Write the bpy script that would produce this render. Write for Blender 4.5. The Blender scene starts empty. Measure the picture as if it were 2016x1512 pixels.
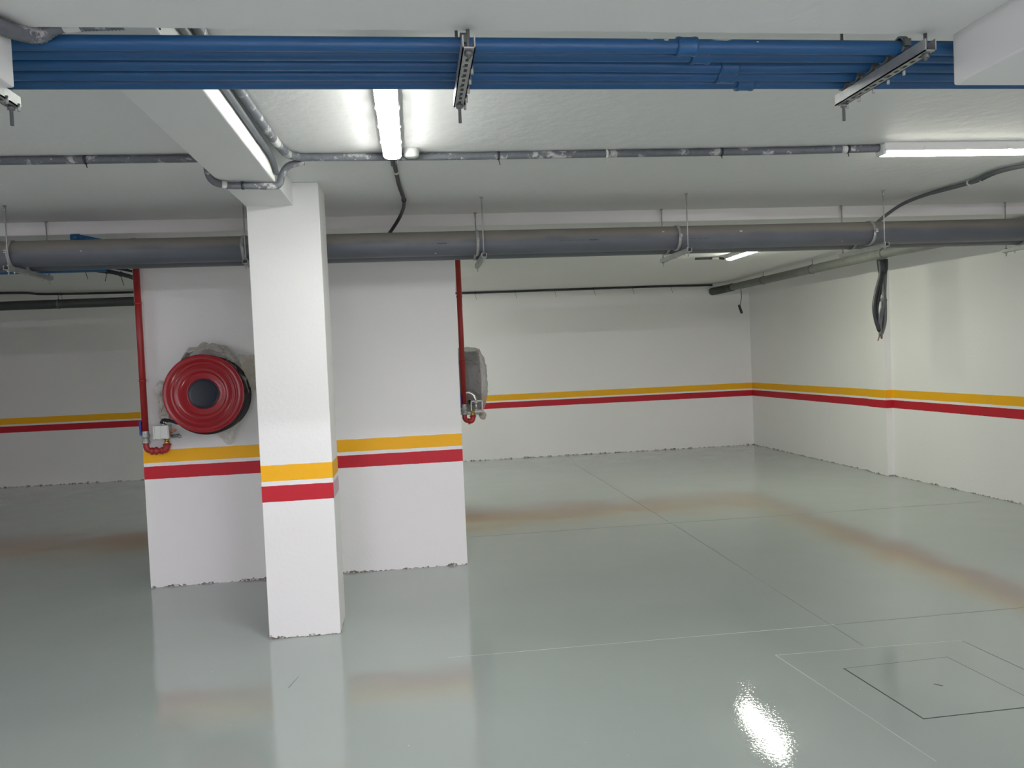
import bpy, bmesh, math, random
from mathutils import Vector, Matrix, noise
PI = math.pi
R_ = random.Random(7)
sc = bpy.context.scene
COL = sc.collection

# ------------------------------------------------------------------ camera
cam_d = bpy.data.cameras.new('camera')
cam = bpy.data.objects.new('camera', cam_d)
COL.objects.link(cam)
sc.camera = cam
F = 1536.13
cam_d.sensor_width = 36.0
cam_d.lens = F / 2016 * 36.0
cam_d.clip_start = 0.05
r_ = Vector((0.991456, -0.123180, -0.042910))
d_ = Vector((-0.046586, -0.027114, -0.998546))
f_ = Vector((0.121838, 0.992014, -0.032621))
m = Matrix.Identity(4)
for i in range(3):
    m[i][0] = r_[i]; m[i][1] = -d_[i]; m[i][2] = -f_[i]
m[2][3] = 1.55
cam.matrix_world = m

# ------------------------------------------------------------------ world, exposure
w = bpy.data.worlds.new('world'); sc.world = w
w.use_nodes = True
w.node_tree.nodes['Background'].inputs[0].default_value = (0.6, 0.65, 0.75, 1)
w.node_tree.nodes['Background'].inputs[1].default_value = 0.02
vs = sc.view_settings
vs.view_transform = 'Standard'; vs.look = 'None'; vs.gamma = 1.0
vs.use_curve_mapping = False
vs.exposure = 0.0
# strength of each ceiling tube: near, right, distant, two cooler ones behind the viewer, then the added unseen ones: left bay, right bay, behind the block
ST = [98.0, 25.0, 124.0, 10.0, 1000.0, 112.0, 60.0, 112.0]
try:
    sc.cycles.use_denoising = True
    sc.cycles.max_bounces = 12
    sc.cycles.diffuse_bounces = 10
    sc.cycles.glossy_bounces = 4
    sc.cycles.transparent_max_bounces = 16
    sc.cycles.caustics_reflective = False
    sc.cycles.caustics_refractive = False
    sc.cycles.sample_clamp_indirect = 4.0
except Exception:
    pass

CEIL = 2.60

# ------------------------------------------------------------------ materials
def mat(name, color, rough=0.6, metal=0.0, spec=0.5, coat=0.0, emis=None, estr=0.0, bump=None, var=0.0, vscale=6.0):
    M = bpy.data.materials.new(name); M.use_nodes = True
    nt = M.node_tree; b = nt.nodes['Principled BSDF']
    b.inputs['Base Color'].default_value = (*color, 1)
    b.inputs['Roughness'].default_value = rough
    b.inputs['Metallic'].default_value = metal
    b.inputs['Specular IOR Level'].default_value = spec
    b.inputs['Coat Weight'].default_value = coat
    if emis:
        b.inputs['Emission Color'].default_value = (*emis, 1)
        b.inputs['Emission Strength'].default_value = estr
    if bump or var:
        tc = nt.nodes.new('ShaderNodeTexCoord')
    if var:
        n = nt.nodes.new('ShaderNodeTexNoise'); n.inputs['Scale'].default_value = vscale; n.inputs['Detail'].default_value = 5
        nt.links.new(tc.outputs['Object'], n.inputs['Vector'])
        mx = nt.nodes.new('ShaderNodeMix'); mx.data_type = 'RGBA'
        mx.inputs[6].default_value = (*[max(0, c * (1 - var)) for c in color], 1)
        mx.inputs[7].default_value = (*[min(1, c * (1 + var)) for c in color], 1)
        nt.links.new(n.outputs['Fac'], mx.inputs[0]); nt.links.new(mx.outputs[2], b.inputs['Base Color'])
    if bump:
        n2 = nt.nodes.new('ShaderNodeTexNoise'); n2.inputs['Scale'].default_value = bump[0]; n2.inputs['Detail'].default_value = 4
        nt.links.new(tc.outputs['Object'], n2.inputs['Vector'])
        bp = nt.nodes.new('ShaderNodeBump'); bp.inputs['Strength'].default_value = bump[1]; bp.inputs['Distance'].default_value = bump[2]
        nt.links.new(n2.outputs['Fac'], bp.inputs['Height']); nt.links.new(bp.outputs['Normal'], b.inputs['Normal'])
    return M

def math_node(nt, op, a, b=None):
    n = nt.nodes.new('ShaderNodeMath'); n.operation = op
    for i, v in enumerate((a, b)):
        if v is None: continue
        if isinstance(v, (int, float)): n.inputs[i].default_value = v
        else: nt.links.new(v, n.inputs[i])
    return n.outputs[0]

def mixc(nt, fac, a, b):
    n = nt.nodes.new('ShaderNodeMix'); n.data_type = 'RGBA'
    for i, v in ((0, fac), (6, a), (7, b)):
        if isinstance(v, tuple): n.inputs[i].default_value = (*v, 1)
        elif isinstance(v, (int, float)): n.inputs[i].default_value = v
        else: nt.links.new(v, n.inputs[i])
    return n.outputs[2]

WHITE = (0.80, 0.80, 0.79)
YELLOW = (0.82, 0.42, 0.004)
RED = (0.46, 0.010, 0.022)
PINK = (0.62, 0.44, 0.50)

def wall_paint(name, red=RED, bands=True):
    """white wall paint with a yellow and a red painted band at dado height and chipped render at the foot"""
    M = bpy.data.materials.new(name); M.use_nodes = True
    nt = M.node_tree; b = nt.nodes['Principled BSDF']
    b.inputs['Roughness'].default_value = 0.55
    b.inputs['Specular IOR Level'].default_value = 0.35
    tc = nt.nodes.new('ShaderNodeTexCoord')
    sep = nt.nodes.new('ShaderNodeSeparateXYZ'); nt.links.new(tc.outputs['Object'], sep.inputs[0])
    z = sep.outputs[2]
    n = nt.nodes.new('ShaderNodeTexNoise'); n.inputs['Scale'].default_value = 1.3; n.inputs['Detail'].default_value = 6
    nt.links.new(tc.outputs['Object'], n.inputs['Vector'])
    col = mixc(nt, n.outputs['Fac'], tuple(c * 0.96 for c in WHITE), tuple(min(1, c * 1.03) for c in WHITE))
    if bands:
        # a slightly wavering masked edge
        wv = nt.nodes.new('ShaderNodeTexNoise'); wv.inputs['Scale'].default_value = 25
        nt.links.new(tc.outputs['Object'], wv.inputs['Vector'])
        off = math_node(nt, 'MULTIPLY', math_node(nt, 'SUBTRACT', wv.outputs['Fac'], 0.5), 0.004)
        zz = math_node(nt, 'ADD', z, off)
        yb = math_node(nt, 'MULTIPLY', math_node(nt, 'GREATER_THAN', zz, 0.908), math_node(nt, 'LESS_THAN', zz, 1.0))
        rb = math_node(nt, 'MULTIPLY', math_node(nt, 'GREATER_THAN', zz, 0.790), math_node(nt, 'LESS_THAN', zz, 0.882))
        col = mixc(nt, yb, col, YELLOW)
        col = mixc(nt, rb, col, red)
    # chipped render along the foot
    c1 = nt.nodes.new('ShaderNodeTexNoise'); c1.inputs['Scale'].default_value = 16; c1.inputs['Detail'].default_value = 6
    nt.links.new(tc.outputs['Object'], c1.inputs['Vector'])
    lim = math_node(nt, 'MULTIPLY', math_node(nt, 'SUBTRACT', c1.outputs['Fac'], 0.42), 0.085)
    chip = math_node(nt, 'LESS_THAN', z, lim)
    c2 = nt.nodes.new('ShaderNodeTexNoise'); c2.inputs['Scale'].default_value = 60
    nt.links.new(tc.outputs['Object'], c2.inputs['Vector'])
    chipc = mixc(nt, math_node(nt, 'GREATER_THAN', c2.outputs['Fac'], 0.50), (0.16, 0.135, 0.12), (0.62, 0.58, 0.56))
    col = mixc(nt, chip, col, chipc)
    nt.links.new(col, b.inputs['Base Color'])
    n2 = nt.nodes.new('ShaderNodeTexNoise'); n2.inputs['Scale'].default_value = 45; n2.inputs['Detail'].default_value = 5
    nt.links.new(tc.outputs['Object'], n2.inputs['Vector'])
    hh = math_node(nt, 'SUBTRACT', n2.outputs['Fac'], math_node(nt, 'MULTIPLY', chip, 1.0))
    bp = nt.nodes.new('ShaderNodeBump'); bp.inputs['Strength'].default_value = 0.35; bp.inputs['Distance'].default_value = 0.003
    nt.links.new(hh, bp.inputs['Height']); nt.links.new(bp.outputs['Normal'], b.inputs['Normal'])
    return M

M_wall = wall_paint('banded_wall_paint')
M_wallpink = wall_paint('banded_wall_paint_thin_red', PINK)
M_ceil = mat('ceiling_paint', (0.78, 0.78, 0.77), 0.55, spec=0.35, bump=(14, 0.35, 0.012))
M_beam = mat('beam_paint', (0.80, 0.80, 0.79), 0.55, spec=0.35, bump=(20, 0.2, 0.006))

def floor_material():
    M = bpy.data.materials.new('epoxy_floor'); M.use_nodes = True
    nt = M.node_tree; b = nt.nodes['Principled BSDF']
    tc = nt.nodes.new('ShaderNodeTexCoord')
    n = nt.nodes.new('ShaderNodeTexNoise'); n.inputs['Scale'].default_value = 0.9; n.inputs['Detail'].default_value = 7
    nt.links.new(tc.outputs['Object'], n.inputs['Vector'])
    col = mixc(nt, n.outputs['Fac'], (0.318, 0.362, 0.342), (0.368, 0.408, 0.388))
    # specks of grit
    sp = nt.nodes.new('ShaderNodeTexVoronoi'); sp.inputs['Scale'].default_value = 9
    nt.links.new(tc.outputs['Object'], sp.inputs['Vector'])
    speck = math_node(nt, 'LESS_THAN', sp.outputs['Distance'], 0.022)
    col = mixc(nt, speck, col, (0.62, 0.64, 0.62))
    nt.links.new(col, b.inputs['Base Color'])
    r = nt.nodes.new('ShaderNodeTexNoise'); r.inputs['Scale'].default_value = 2.2; r.inputs['Detail'].default_value = 5
    nt.links.new(tc.outputs['Object'], r.inputs['Vector'])
    mr = nt.nodes.new('ShaderNodeMapRange'); mr.inputs[1].default_value = 0.3; mr.inputs[2].default_value = 0.7
    mr.inputs[3].default_value = 0.012; mr.inputs[4].default_value = 0.032
    nt.links.new(r.outputs['Fac'], mr.inputs[0]); nt.links.new(mr.outputs[0], b.inputs['Roughness'])
    b.inputs['IOR'].default_value = 1.6
    b.inputs['Specular IOR Level'].default_value = 0.7
    # orange-peel of the coat and a slow unevenness of the screed
    a = nt.nodes.new('ShaderNodeTexNoise'); a.inputs['Scale'].default_value = 70; a.inputs['Detail'].default_value = 3
    nt.links.new(tc.outputs['Object'], a.inputs['Vector'])
    c = nt.nodes.new('ShaderNodeTexNoise'); c.inputs['Scale'].default_value = 1.7; c.inputs['Detail'].default_value = 1.5
    nt.links.new(tc.outputs['Object'], c.inputs['Vector'])
    b1 = nt.nodes.new('ShaderNodeBump'); b1.inputs['Strength'].default_value = 0.4; b1.inputs['Distance'].default_value = 0.0008
    nt.links.new(a.outputs['Fac'], b1.inputs['Height'])
    b2 = nt.nodes.new('ShaderNodeBump'); b2.inputs['Strength'].default_value = 1.0; b2.inputs['Distance'].default_value = 0.005
    nt.links.new(c.outputs['Fac'], b2.inputs['Height']); nt.links.new(b1.outputs['Normal'], b2.inputs['Normal'])
    nt.links.new(b2.outputs['Normal'], b.inputs['Normal'])
    return M
M_floor = floor_material()

def pvc_material():
    """grey drain pipe with building dust settled on its upper side"""
    M = bpy.data.materials.new('grey_pvc'); M.use_nodes = True
    nt = M.node_tree; b = nt.nodes['Principled BSDF']
    b.inputs['Roughness'].default_value = 0.5
    g = nt.nodes.new('ShaderNodeNewGeometry'); sep = nt.nodes.new('ShaderNodeSeparateXYZ')
    nt.links.new(g.outputs['Normal'], sep.inputs[0])
    tc = nt.nodes.new('ShaderNodeTexCoord')
    n = nt.nodes.new('ShaderNodeTexNoise'); n.inputs['Scale'].default_value = 5; n.inputs['Detail'].default_value = 6
    nt.links.new(tc.outputs['Object'], n.inputs['Vector'])
    s = math_node(nt, 'ADD', sep.outputs[2], math_node(nt, 'MULTIPLY', math_node(nt, 'SUBTRACT', n.outputs['Fac'], 0.5), 0.5))
    mr = nt.nodes.new('ShaderNodeMapRange'); mr.inputs[1].default_value = 0.0; mr.inputs[2].default_value = 0.30
    nt.links.new(s, mr.inputs[0])
    base = mixc(nt, n.outputs['Fac'], (0.088, 0.098, 0.118), (0.120, 0.130, 0.150))
    col = mixc(nt, mr.outputs[0], base, (0.195, 0.180, 0.160))
    nt.links.new(col, b.inputs['Base Color'])
    rr = math_node(nt, 'ADD', math_node(nt, 'MULTIPLY', mr.outputs[0], 0.35), 0.45)
    nt.links.new(rr, b.inputs['Roughness'])
    return M
M_pvc = pvc_material()
M_pvc2 = mat('light_grey_pvc', (0.20, 0.21, 0.19), 0.5, var=0.25, vscale=9)
M_dark_pvc = mat('dark_pvc', (0.05, 0.06, 0.055), 0.5, var=0.2)
M_blue = mat('blue_plastic_pipe', (0.010, 0.080, 0.215), 0.40, var=0.18, vscale=7)
M_galv = mat('galvanised_steel', (0.42, 0.43, 0.42), 0.48, metal=0.55, var=0.3, vscale=30)
M_galvd = mat('dull_steel', (0.16, 0.17, 0.17), 0.5, metal=0.5, var=0.3, vscale=30)
def conduit_material():
    M = mat('grey_conduit', (0.12, 0.13, 0.145), 0.5); nt = M.node_tree; b = nt.nodes['Principled BSDF']
    tc = nt.nodes.new('ShaderNodeTexCoord')
    n = nt.nodes.new('ShaderNodeTexNoise'); n.inputs['Scale'].default_value = 11; n.inputs['Detail'].default_value = 6; n.inputs['Roughness'].default_value = 0.7
    nt.links.new(tc.outputs['Object'], n.inputs['Vector'])
    m1 = nt.nodes.new('ShaderNodeMapRange'); m1.inputs[1].default_value = 0.55; m1.inputs[2].default_value = 0.60
    nt.links.new(n.outputs['Fac'], m1.inputs[0])
    n3 = nt.nodes.new('ShaderNodeTexNoise'); n3.inputs['Scale'].default_value = 60
    nt.links.new(tc.outputs['Object'], n3.inputs['Vector'])
    base = mixc(nt, n3.outputs['Fac'], (0.095, 0.105, 0.12), (0.17, 0.18, 0.20))
    nt.links.new(mixc(nt, math_node(nt, 'MULTIPLY', m1.outputs[0], 0.75), base, (0.58, 0.58, 0.57)), b.inputs['Base Color'])
    return M
M_conduit = conduit_material()
M_conduit_clean = mat('plain_grey_conduit', (0.12, 0.13, 0.145), 0.5, var=0.25, vscale=14)
M_cable = mat('black_cable', (0.025, 0.027, 0.032), 0.45)
M_cable2 = mat('grey_cable', (0.15, 0.165, 0.16), 0.5, var=0.3, vscale=20)
M_tie = mat('black_tie', (0.02, 0.02, 0.025), 0.4)
M_splash = mat('dried_paint_splash', (0.62, 0.62, 0.60), 0.6)
M_white_pl = mat('white_plastic', (0.70, 0.71, 0.68), 0.4)
M_red = mat('red_enamel', (0.27, 0.004, 0.009), 0.2, spec=0.4, coat=0.0)
M_redpipe = mat('red_pipe_paint', (0.30, 0.015, 0.015), 0.4, var=0.2, vscale=14)
M_hub = mat('dark_hub', (0.010, 0.016, 0.027), 0.3, spec=0.3)
M_rubber = mat('black_rubber', (0.008, 0.009, 0.013), 0.4, spec=0.3)
M_brass = mat('brass', (0.50, 0.34, 0.10), 0.35, metal=0.9)
M_chrome = mat('chrome', (0.62, 0.62, 0.60), 0.2, metal=1.0)
M_bluehandle = mat('blue_handle', (0.02, 0.05, 0.30), 0.4)
M_orange = mat('orange_plastic', (0.45, 0.12, 0.05), 0.5)
M_bare = mat('bare_cable_end', (0.22, 0.13, 0.10), 0.6)
M_gap = mat('dark_gap', (0.03, 0.033, 0.03), 0.7)
M_hatch = mat('coated_hatch', (0.33, 0.365, 0.335), 0.14, spec=0.6, bump=(50, 0.25, 0.002))
M_joint_glint = mat('saw_cut_painted_glint', (0.46, 0.49, 0.47), 0.35, var=0.25, vscale=4)  # pale tone paints in the light caught by the glossy groove
M_jointd = mat('dull_saw_cut', (0.16, 0.185, 0.17), 0.4)
M_ink = mat('pipe_print', (0.02, 0.022, 0.03), 0.6)

def film_material(name, alpha, tint):
    M = bpy.data.materials.new(name); M.use_nodes = True
    nt = M.node_tree; b = nt.nodes['Principled BSDF']; out = nt.nodes['Material Output']
    b.inputs['Base Color'].default_value = (*tint, 1); b.inputs['Roughness'].default_value = 0.22
    b.inputs['Specular IOR Level'].default_value = 0.8
    tr = nt.nodes.new('ShaderNodeBsdfTransparent'); mx = nt.nodes.new('ShaderNodeMixShader')
    mx.inputs[0].default_value = alpha
    nt.links.new(tr.outputs[0], mx.inputs[1]); nt.links.new(b.outputs[0], mx.inputs[2]); nt.links.new(mx.outputs[0], out.inputs[0])
    tc = nt.nodes.new('ShaderNodeTexCoord'); n = nt.nodes.new('ShaderNodeTexNoise'); n.inputs['Scale'].default_value = 22; n.inputs['Detail'].default_value = 4
    n.inputs['Distortion'].default_value = 1.5
    nt.links.new(tc.outputs['Object'], n.inputs['Vector'])
    bp = nt.nodes.new('ShaderNodeBump'); bp.inputs['Strength'].default_value = 0.9; bp.inputs['Distance'].default_value = 0.02
    nt.links.new(n.outputs['Fac'], bp.inputs['Height']); nt.links.new(bp.outputs['Normal'], b.inputs['Normal'])
    return M
M_film = film_material('clear_film', 0.62, (0.66, 0.64, 0.61))
M_film2 = film_material('cloudy_film', 0.50, (0.46, 0.46, 0.46))
M_tape = film_material('beige_tape', 0.80, (0.56, 0.52, 0.45))

def lamp_mat(name, col, s):
    return mat(name, (0.8, 0.8, 0.8), 0.4, emis=col, estr=s)
TINT = [(0.98, 1.0, 0.95), (1.0, 0.99, 0.86), (0.98, 1.0, 0.83), (0.95, 0.88, 1.0), (0.965, 0.885, 1.02), (0.97, 0.98, 1.0), (0.97, 1.0, 0.90), (0.98, 1.0, 0.93)]
M_lamps = [lamp_mat('lit_diffuser', c, s_) for c, s_ in zip(TINT, ST)]

# ------------------------------------------------------------------ mesh helpers
class MB:
    def __init__(s): s.bm = bmesh.new()
    def box(s, x0, x1, y0, y1, z0, z1, mi=0):
        v = [s.bm.verts.new(p) for p in ((x0,y0,z0),(x1,y0,z0),(x1,y1,z0),(x0,y1,z0),(x0,y0,z1),(x1,y0,z1),(x1,y1,z1),(x0,y1,z1))]
        fs = []
        for q in ((3,2,1,0),(4,5,6,7),(0,1,5,4),(1,2,6,5),(2,3,7,6),(3,0,4,7)):
            f = s.bm.faces.new([v[i] for i in q]); f.material_index = mi; fs.append(f)
        return fs
    def prism(s, poly, z0, z1):
        a = [s.bm.verts.new((x, y, z0)) for x, y in poly]; b = [s.bm.verts.new((x, y, z1)) for x, y in poly]
        n = len(poly)
        for i in range(n):
            s.bm.faces.new((a[i], a[(i+1) % n], b[(i+1) % n], b[i]))
        s.bm.faces.new(b); s.bm.faces.new(a[::-1])
    def tube(s, pts, r, seg=12, caps=True, corr=0.0, pitch=0.007):
        pts = [Vector(p) for p in pts]
        if corr:
            # resample with rings for a corrugated hose
            L = [0.0]
            for a, b in zip(pts, pts[1:]): L.append(L[-1] + (b - a).length)
            N = max(2, int(L[-1] / (pitch / 2))); out = []; k = 0
            for i in range(N + 1):
                t = L[-1] * i / N
                while k < len(pts) - 2 and L[k+1] < t: k += 1
                u = (t - L[k]) / max(1e-9, L[k+1] - L[k]); out.append(pts[k].lerp(pts[k+1], min(1, u)))
            pts = out; rad = [r + (corr if i % 2 else 0) for i in range(len(pts))]
        else:
            rad = list(r) if isinstance(r, (list, tuple)) else [r] * len(pts)
        n = len(pts); prev = None; rings = []
        for i in range(n):
            if i == 0: t = pts[1] - pts[0]
            elif i == n - 1: t = pts[-1] - pts[-2]
            else: t = (pts[i+1] - pts[i]).normalized() + (pts[i] - pts[i-1]).normalized()
            t.normalize()
            if prev is None:
                u = t.cross(Vector((0, 0, 1)) if abs(t.z) < 0.9 else Vector((1, 0, 0)))
            else: u = prev - t * prev.dot(t)
            u.normalize(); prev = u; v = t.cross(u)
            rings.append([s.bm.verts.new(pts[i] + (u * math.cos(2*PI*k/seg) + v * math.sin(2*PI*k/seg)) * rad[i]) for k in range(seg)])
        for a, b in zip(rings, rings[1:]):
            for k in range(seg):
                f = s.bm.faces.new((a[k], a[(k+1) % seg], b[(k+1) % seg], b[k])); f.smooth = True
        if caps:
            s.bm.faces.new(rings[0][::-1]); s.bm.faces.new(rings[-1])
        return s
    def torus(s, c, axis, R, r, seg=40, ms=8, a0=0, a1=2*PI):
        """ring about an axis 'x' or 'y' or 'z'"""
        pts = []
        full = abs(a1 - a0 - 2*PI) < 1e-6
        n = seg
        for i in range(n if full else n + 1):
            a = a0 + (a1 - a0) * i / n
            ca, sa = math.cos(a) * R, math.sin(a) * R
            pts.append(Vector(c) + Vector({'x': (0, ca, sa), 'y': (ca, 0, sa), 'z': (ca, sa, 0)}[axis]))
        if full: pts.append(pts[0].copy()); pts.append(pts[1].copy())
        return s.tube(pts, r, ms)
    def lathe(s, prof, c, axis='y', seg=64, close=False):
        """prof: list of (radius, height along axis)"""
        rings = []
        for R, h in prof:
            ring = []
            for k in range(seg):
                a = 2*PI*k/seg; ca, sa = R*math.cos(a), R*math.sin(a)
                p = {'x': (h, ca, sa), 'y': (ca, h, sa), 'z': (ca, sa, h)}[axis]
                ring.append(s.bm.verts.new(Vector(c) + Vector(p)))
            rings.append(ring)
        for a, b in zip(rings, rings[1:]):
            for k in range(seg):
                f = s.bm.faces.new((a[k], a[(k+1) % seg], b[(k+1) % seg], b[k])); f.smooth = True
        if close:
            s.bm.faces.new(rings[0]); s.bm.faces.new(rings[-1][::-1])
        return s
    def build(s, name, material, parent=None, bevel=0.0, loc=None, recalc=True):
        if recalc: bmesh.ops.recalc_face_normals(s.bm, faces=s.bm.faces[:])
        if bevel:
            es = [e for e in s.bm.edges if len(e.link_faces) == 2 and e.calc_face_angle(0) > 0.6]
            bmesh.ops.bevel(s.bm, geom=es, offset=bevel, segments=2, affect='EDGES', profile=0.5)
        me = bpy.data.meshes.new(name); s.bm.to_mesh(me); s.bm.free()
        for mm in (material if isinstance(material, (list, tuple)) else [material]): me.materials.append(mm)
        o = bpy.data.objects.new(name, me); COL.objects.link(o)
        if parent: o.parent = parent
        if loc: o.location = loc
        return o

def smooth_path(pts, n=8):
    """Catmull-Rom through the points"""
    P = [Vector(p) for p in pts]; P = [P[0]*2 - P[1]] + P + [P[-1]*2 - P[-2]]
    out = []
    for i in range(1, len(P) - 2):
        a, b, c, d = P[i-1], P[i], P[i+1], P[i+2]
        for k in range(n):
            t = k / n
            out.append(0.5 * ((2*b) + (c - a)*t + (2*a - 5*b + 4*c - d)*t*t + (3*b - a - 3*c + d)*t**3))
    out.append(P[-2]); return out

def tag(o, label, cat, group=None, kind=None):
    o['label'] = label; o['category'] = cat
    if group: o['group'] = group
    if kind: o['kind'] = kind
    return o
def empty(name, loc, label, cat, group=None, rz=0.0):
    o = bpy.data.objects.new(name, None); o.empty_display_size = 0.1; COL.objects.link(o)
    o.location = loc; o.rotation_euler = (0, 0, rz)
    return tag(o, label, cat, group)

# ================================================================== STRUCTURE
# ---- floor
b = MB(); b.box(-8, 5.9, -6, 12.2, -0.1, 0.0)
floor = tag(b.build('floor', M_floor), 'glossy grey green epoxy garage floor', 'floor', kind='structure')
def strip(name, x0, y0, x1, y1, wd, material, h=0.0006):
    d = Vector((x1-x0, y1-y0, 0)).normalized(); n = Vector((-d.y, d.x, 0)) * wd / 2
    b = MB(); b.prism([(x0-n.x, y0-n.y), (x1-n.x, y1-n.y), (x1+n.x, y1+n.y), (x0+n.x, y0+n.y)], -0.001, h)
    return b.build(name, material, floor)
strip('saw_cut', 0.10, 4.055, 2.24, 4.035, 0.004, M_joint_glint)
strip('saw_cut', 2.24, 4.035, 5.6, 4.05, 0.005, M_jointd)
strip('saw_cut', 2.215, 3.72, 2.235, 6.79, 0.005, M_jointd)
strip('saw_cut', 2.230, 6.79, 2.20, 11.9, 0.006, M_jointd)
strip('saw_cut', 0.33, 6.81, 5.3, 6.78, 0.006, M_jointd)
strip('saw_cut', 1.732, 3.700, 2.735, 3.668, 0.003, M_joint_glint)
strip('saw_cut', 1.732, 3.700, 1.835, 2.62, 0.0035, M_joint_glint)
strip('saw_cut', 2.725, 3.668, 2.79, 2.62, 0.005, M_jointd)
b = MB(); b.prism([(-0.686, 3.85), (-0.680, 3.85), (-0.653, 3.985), (-0.656, 3.985)], -0.001, 0.0006); b.build('scratch', M_jointd, floor)
# ---- floor hatch
hatch = empty('floor_hatch', (2.27, 3.21, 0), 'square grey inspection cover let into the glossy floor', 'floor hatch')
q = [(1.964, 3.474), (2.515, 3.489), (2.55, 2.935), (1.999, 2.930)]
qc = Vector((2.257, 3.207))
loc = [(x - 2.27, y - 3.21) for x, y in q]
b = MB(); b.prism([((x)*1.0, (y)*1.0) for x, y in loc], -0.001, 0.0008); b.build('frame_gap', M_gap, hatch)
b = MB(); b.prism([(x * 0.982 - 0.0002, y * 0.982) for x, y in loc], -0.0005, 0.0016); lid = b.build('cover_plate', M_floor, hatch)
b = MB(); b.prism([(-0.020, 0.012), (-0.012, 0.014), (0.012, -0.014), (0.004, -0.016)], 0.0012, 0.0020)
b.build('lifting_slot', M_gap, lid)

# ---- ceiling and beams
b = MB(); b.box(-8, 5.9, -6, 12.2, CEIL, CEIL + 0.12)
tag(b.build('ceiling', M_ceil), 'white painted concrete garage ceiling', 'ceiling', kind='structure')
def beam(name, label, *a):
    b = MB(); b.box(*a)
    return tag(b.build(name, M_beam, bevel=0.006), label, 'beam', kind='structure')
beam('ceiling_beam', 'white beam running along the ceiling behind the large grey drain pipes', -7.95, 5.40, 5.62, 5.895, 2.512, CEIL + 0.01)
beam('ceiling_beam', 'white beam running from the foreground to the top of the column', -0.908, -0.643, 1.87, 4.575, 2.47, CEIL + 0.01)
beam('ceiling_beam', 'wide grey beam across the top foreground in front of the blue pipes', -0.845, 1.40, 1.42, 1.86, 2.324, CEIL + 0.01)
beam('ceiling_beam', 'white downstand beam end at the top right corner', 1.398, 1.95, -2.0, 1.862, 2.198, CEIL + 0.01)
beam('ceiling_beam', 'white downstand beam end at the top left corner', -1.40, -0.847, -2.0, 1.862, 2.192, CEIL + 0.01)

# ---- walls
b = MB(); b.prism([(-8.1, 12.10), (-4.0, 12.02), (0.5, 11.97), (5.345, 11.95), (5.9, 11.95), (5.9, 12.25), (-8.1, 12.25)], 0, CEIL)
tag(b.build('wall_back', M_wall), 'white back wall with yellow and red painted bands', 'wall', kind='structure')
b = MB(); b.prism([(5.345, 11.96), (5.405, 8.772), (5.377, 8.771), (5.375, 8.41), (5.453, 8.409), (5.52, 6.0), (5.75, -2.5), (5.75, -6), (5.95, -6), (5.95, 11.96)], 0, CEIL)
tag(b.build('wall_right', M_wall), 'white right wall with a shallow pier and yellow and red bands', 'wall', kind='structure')
b = MB(); b.box(-8.15, -8.0, -6, 12.2, 0, CEIL)
tag(b.build('wall_left', M_wall), 'white left wall with painted bands', 'wall', kind='structure')
b = MB(); b.box(-8.15, 5.95, -6.15, -6.0, 0, CEIL)
tag(b.build('wall_front', M_wall), 'white wall behind the viewer with painted bands', 'wall', kind='structure')
# stair or lift shaft block
b = MB(); b.box(-1.976, 0.325, 5.897, 8.7, 0, CEIL)
tag(b.build('wall_shaft', M_wall), 'free standing white wall block with painted bands carrying a red hose reel', 'wall', kind='structure')
# column
b = MB(); fs = b.box(-0.902, -0.500, 4.570, 4.876, 0, CEIL)
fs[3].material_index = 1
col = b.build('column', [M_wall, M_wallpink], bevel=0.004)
tag(col, 'square white concrete column with yellow and red bands in the foreground', 'column', kind='structure')

# ================================================================== GREY DRAIN PIPES
PR = 0.080
def drain(name, y, label, x0=-5.5, x1=5.50):
    root = empty(name, (0, y, 2.327), label, 'pipe', 'pair of large grey drain pipes under the ceiling')
    b = MB(); b.tube([(x0, 0, 0), (x1, 0, 0)], PR, 48); b.build('pipe_run', M_pvc, root)
    return root
p1 = drain('drain_pipe', 5.20, 'large grey drain pipe under the ceiling, the nearer of the pair')
p2 = drain('drain_pipe', 5.42, 'large grey drain pipe under the ceiling, the farther and lower looking of the pair')
# factory print on the near pipe: a run of small dark marks
def print_marks(x, z_ang, items):
    b = MB()
    for dx, ln, hh in items:
        rr = PR + 0.0004
        rows = []
        for k in range(3):
            a = z_ang + (k - 1) * hh / rr / 2
            rows.append([b.bm.verts.new((x + dx + u, -rr * math.cos(a), rr * math.sin(a))) for u in (0, ln)])
        for r0, r1 in zip(rows, rows[1:]):
            b.bm.faces.new((r0[0], r0[1], r1[1], r1[0]))
    b.build('print_marking', M_ink, p1)
def marks():
    out = []; x = -0.13
    for ln, n in ((0.006, 5), (0.006, 4), (0.006, 6), (0.006, 3)):
        for i in range(n):
            out.append((x, ln * R_.uniform(0.5, 0.9), R_.uniform(0.003, 0.0055))); x += 0.008
        x += 0.012
    out.append((x + 0.004, 0.065, 0.006))
    return out
for x in (0.11, 1.12): print_marks(x, -0.12, marks())
print_marks(2.02, -0.22, marks()[:14])
# paint splashes on the pipes
for (x, a, s_) in ((1.70, 0.45, 0.010), (2.24, 0.28, 0.014), (0.18, -0.95, 0.012), (3.0, -0.8, 0.008), (-2.0, 0.0, 0.008)):
    b = MB()
    for k in range(1):
        aa = a + R_.uniform(-.05, .05); xx = x + R_.uniform(-.015, .015); rr = PR + 0.0006
        vs_ = [b.bm.verts.new((xx + s_ * R_.uniform(.5, 1.1) * math.cos(t), -rr * math.cos(aa + s_ * 5 * math.sin(t)), rr * math.sin(aa + s_ * 5 * math.sin(t)))) for t in [i * PI / 3 for i in range(6)]]
        b.bm.faces.new(vs_)
    b.build('paint_splash', M_splash, p1)

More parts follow.
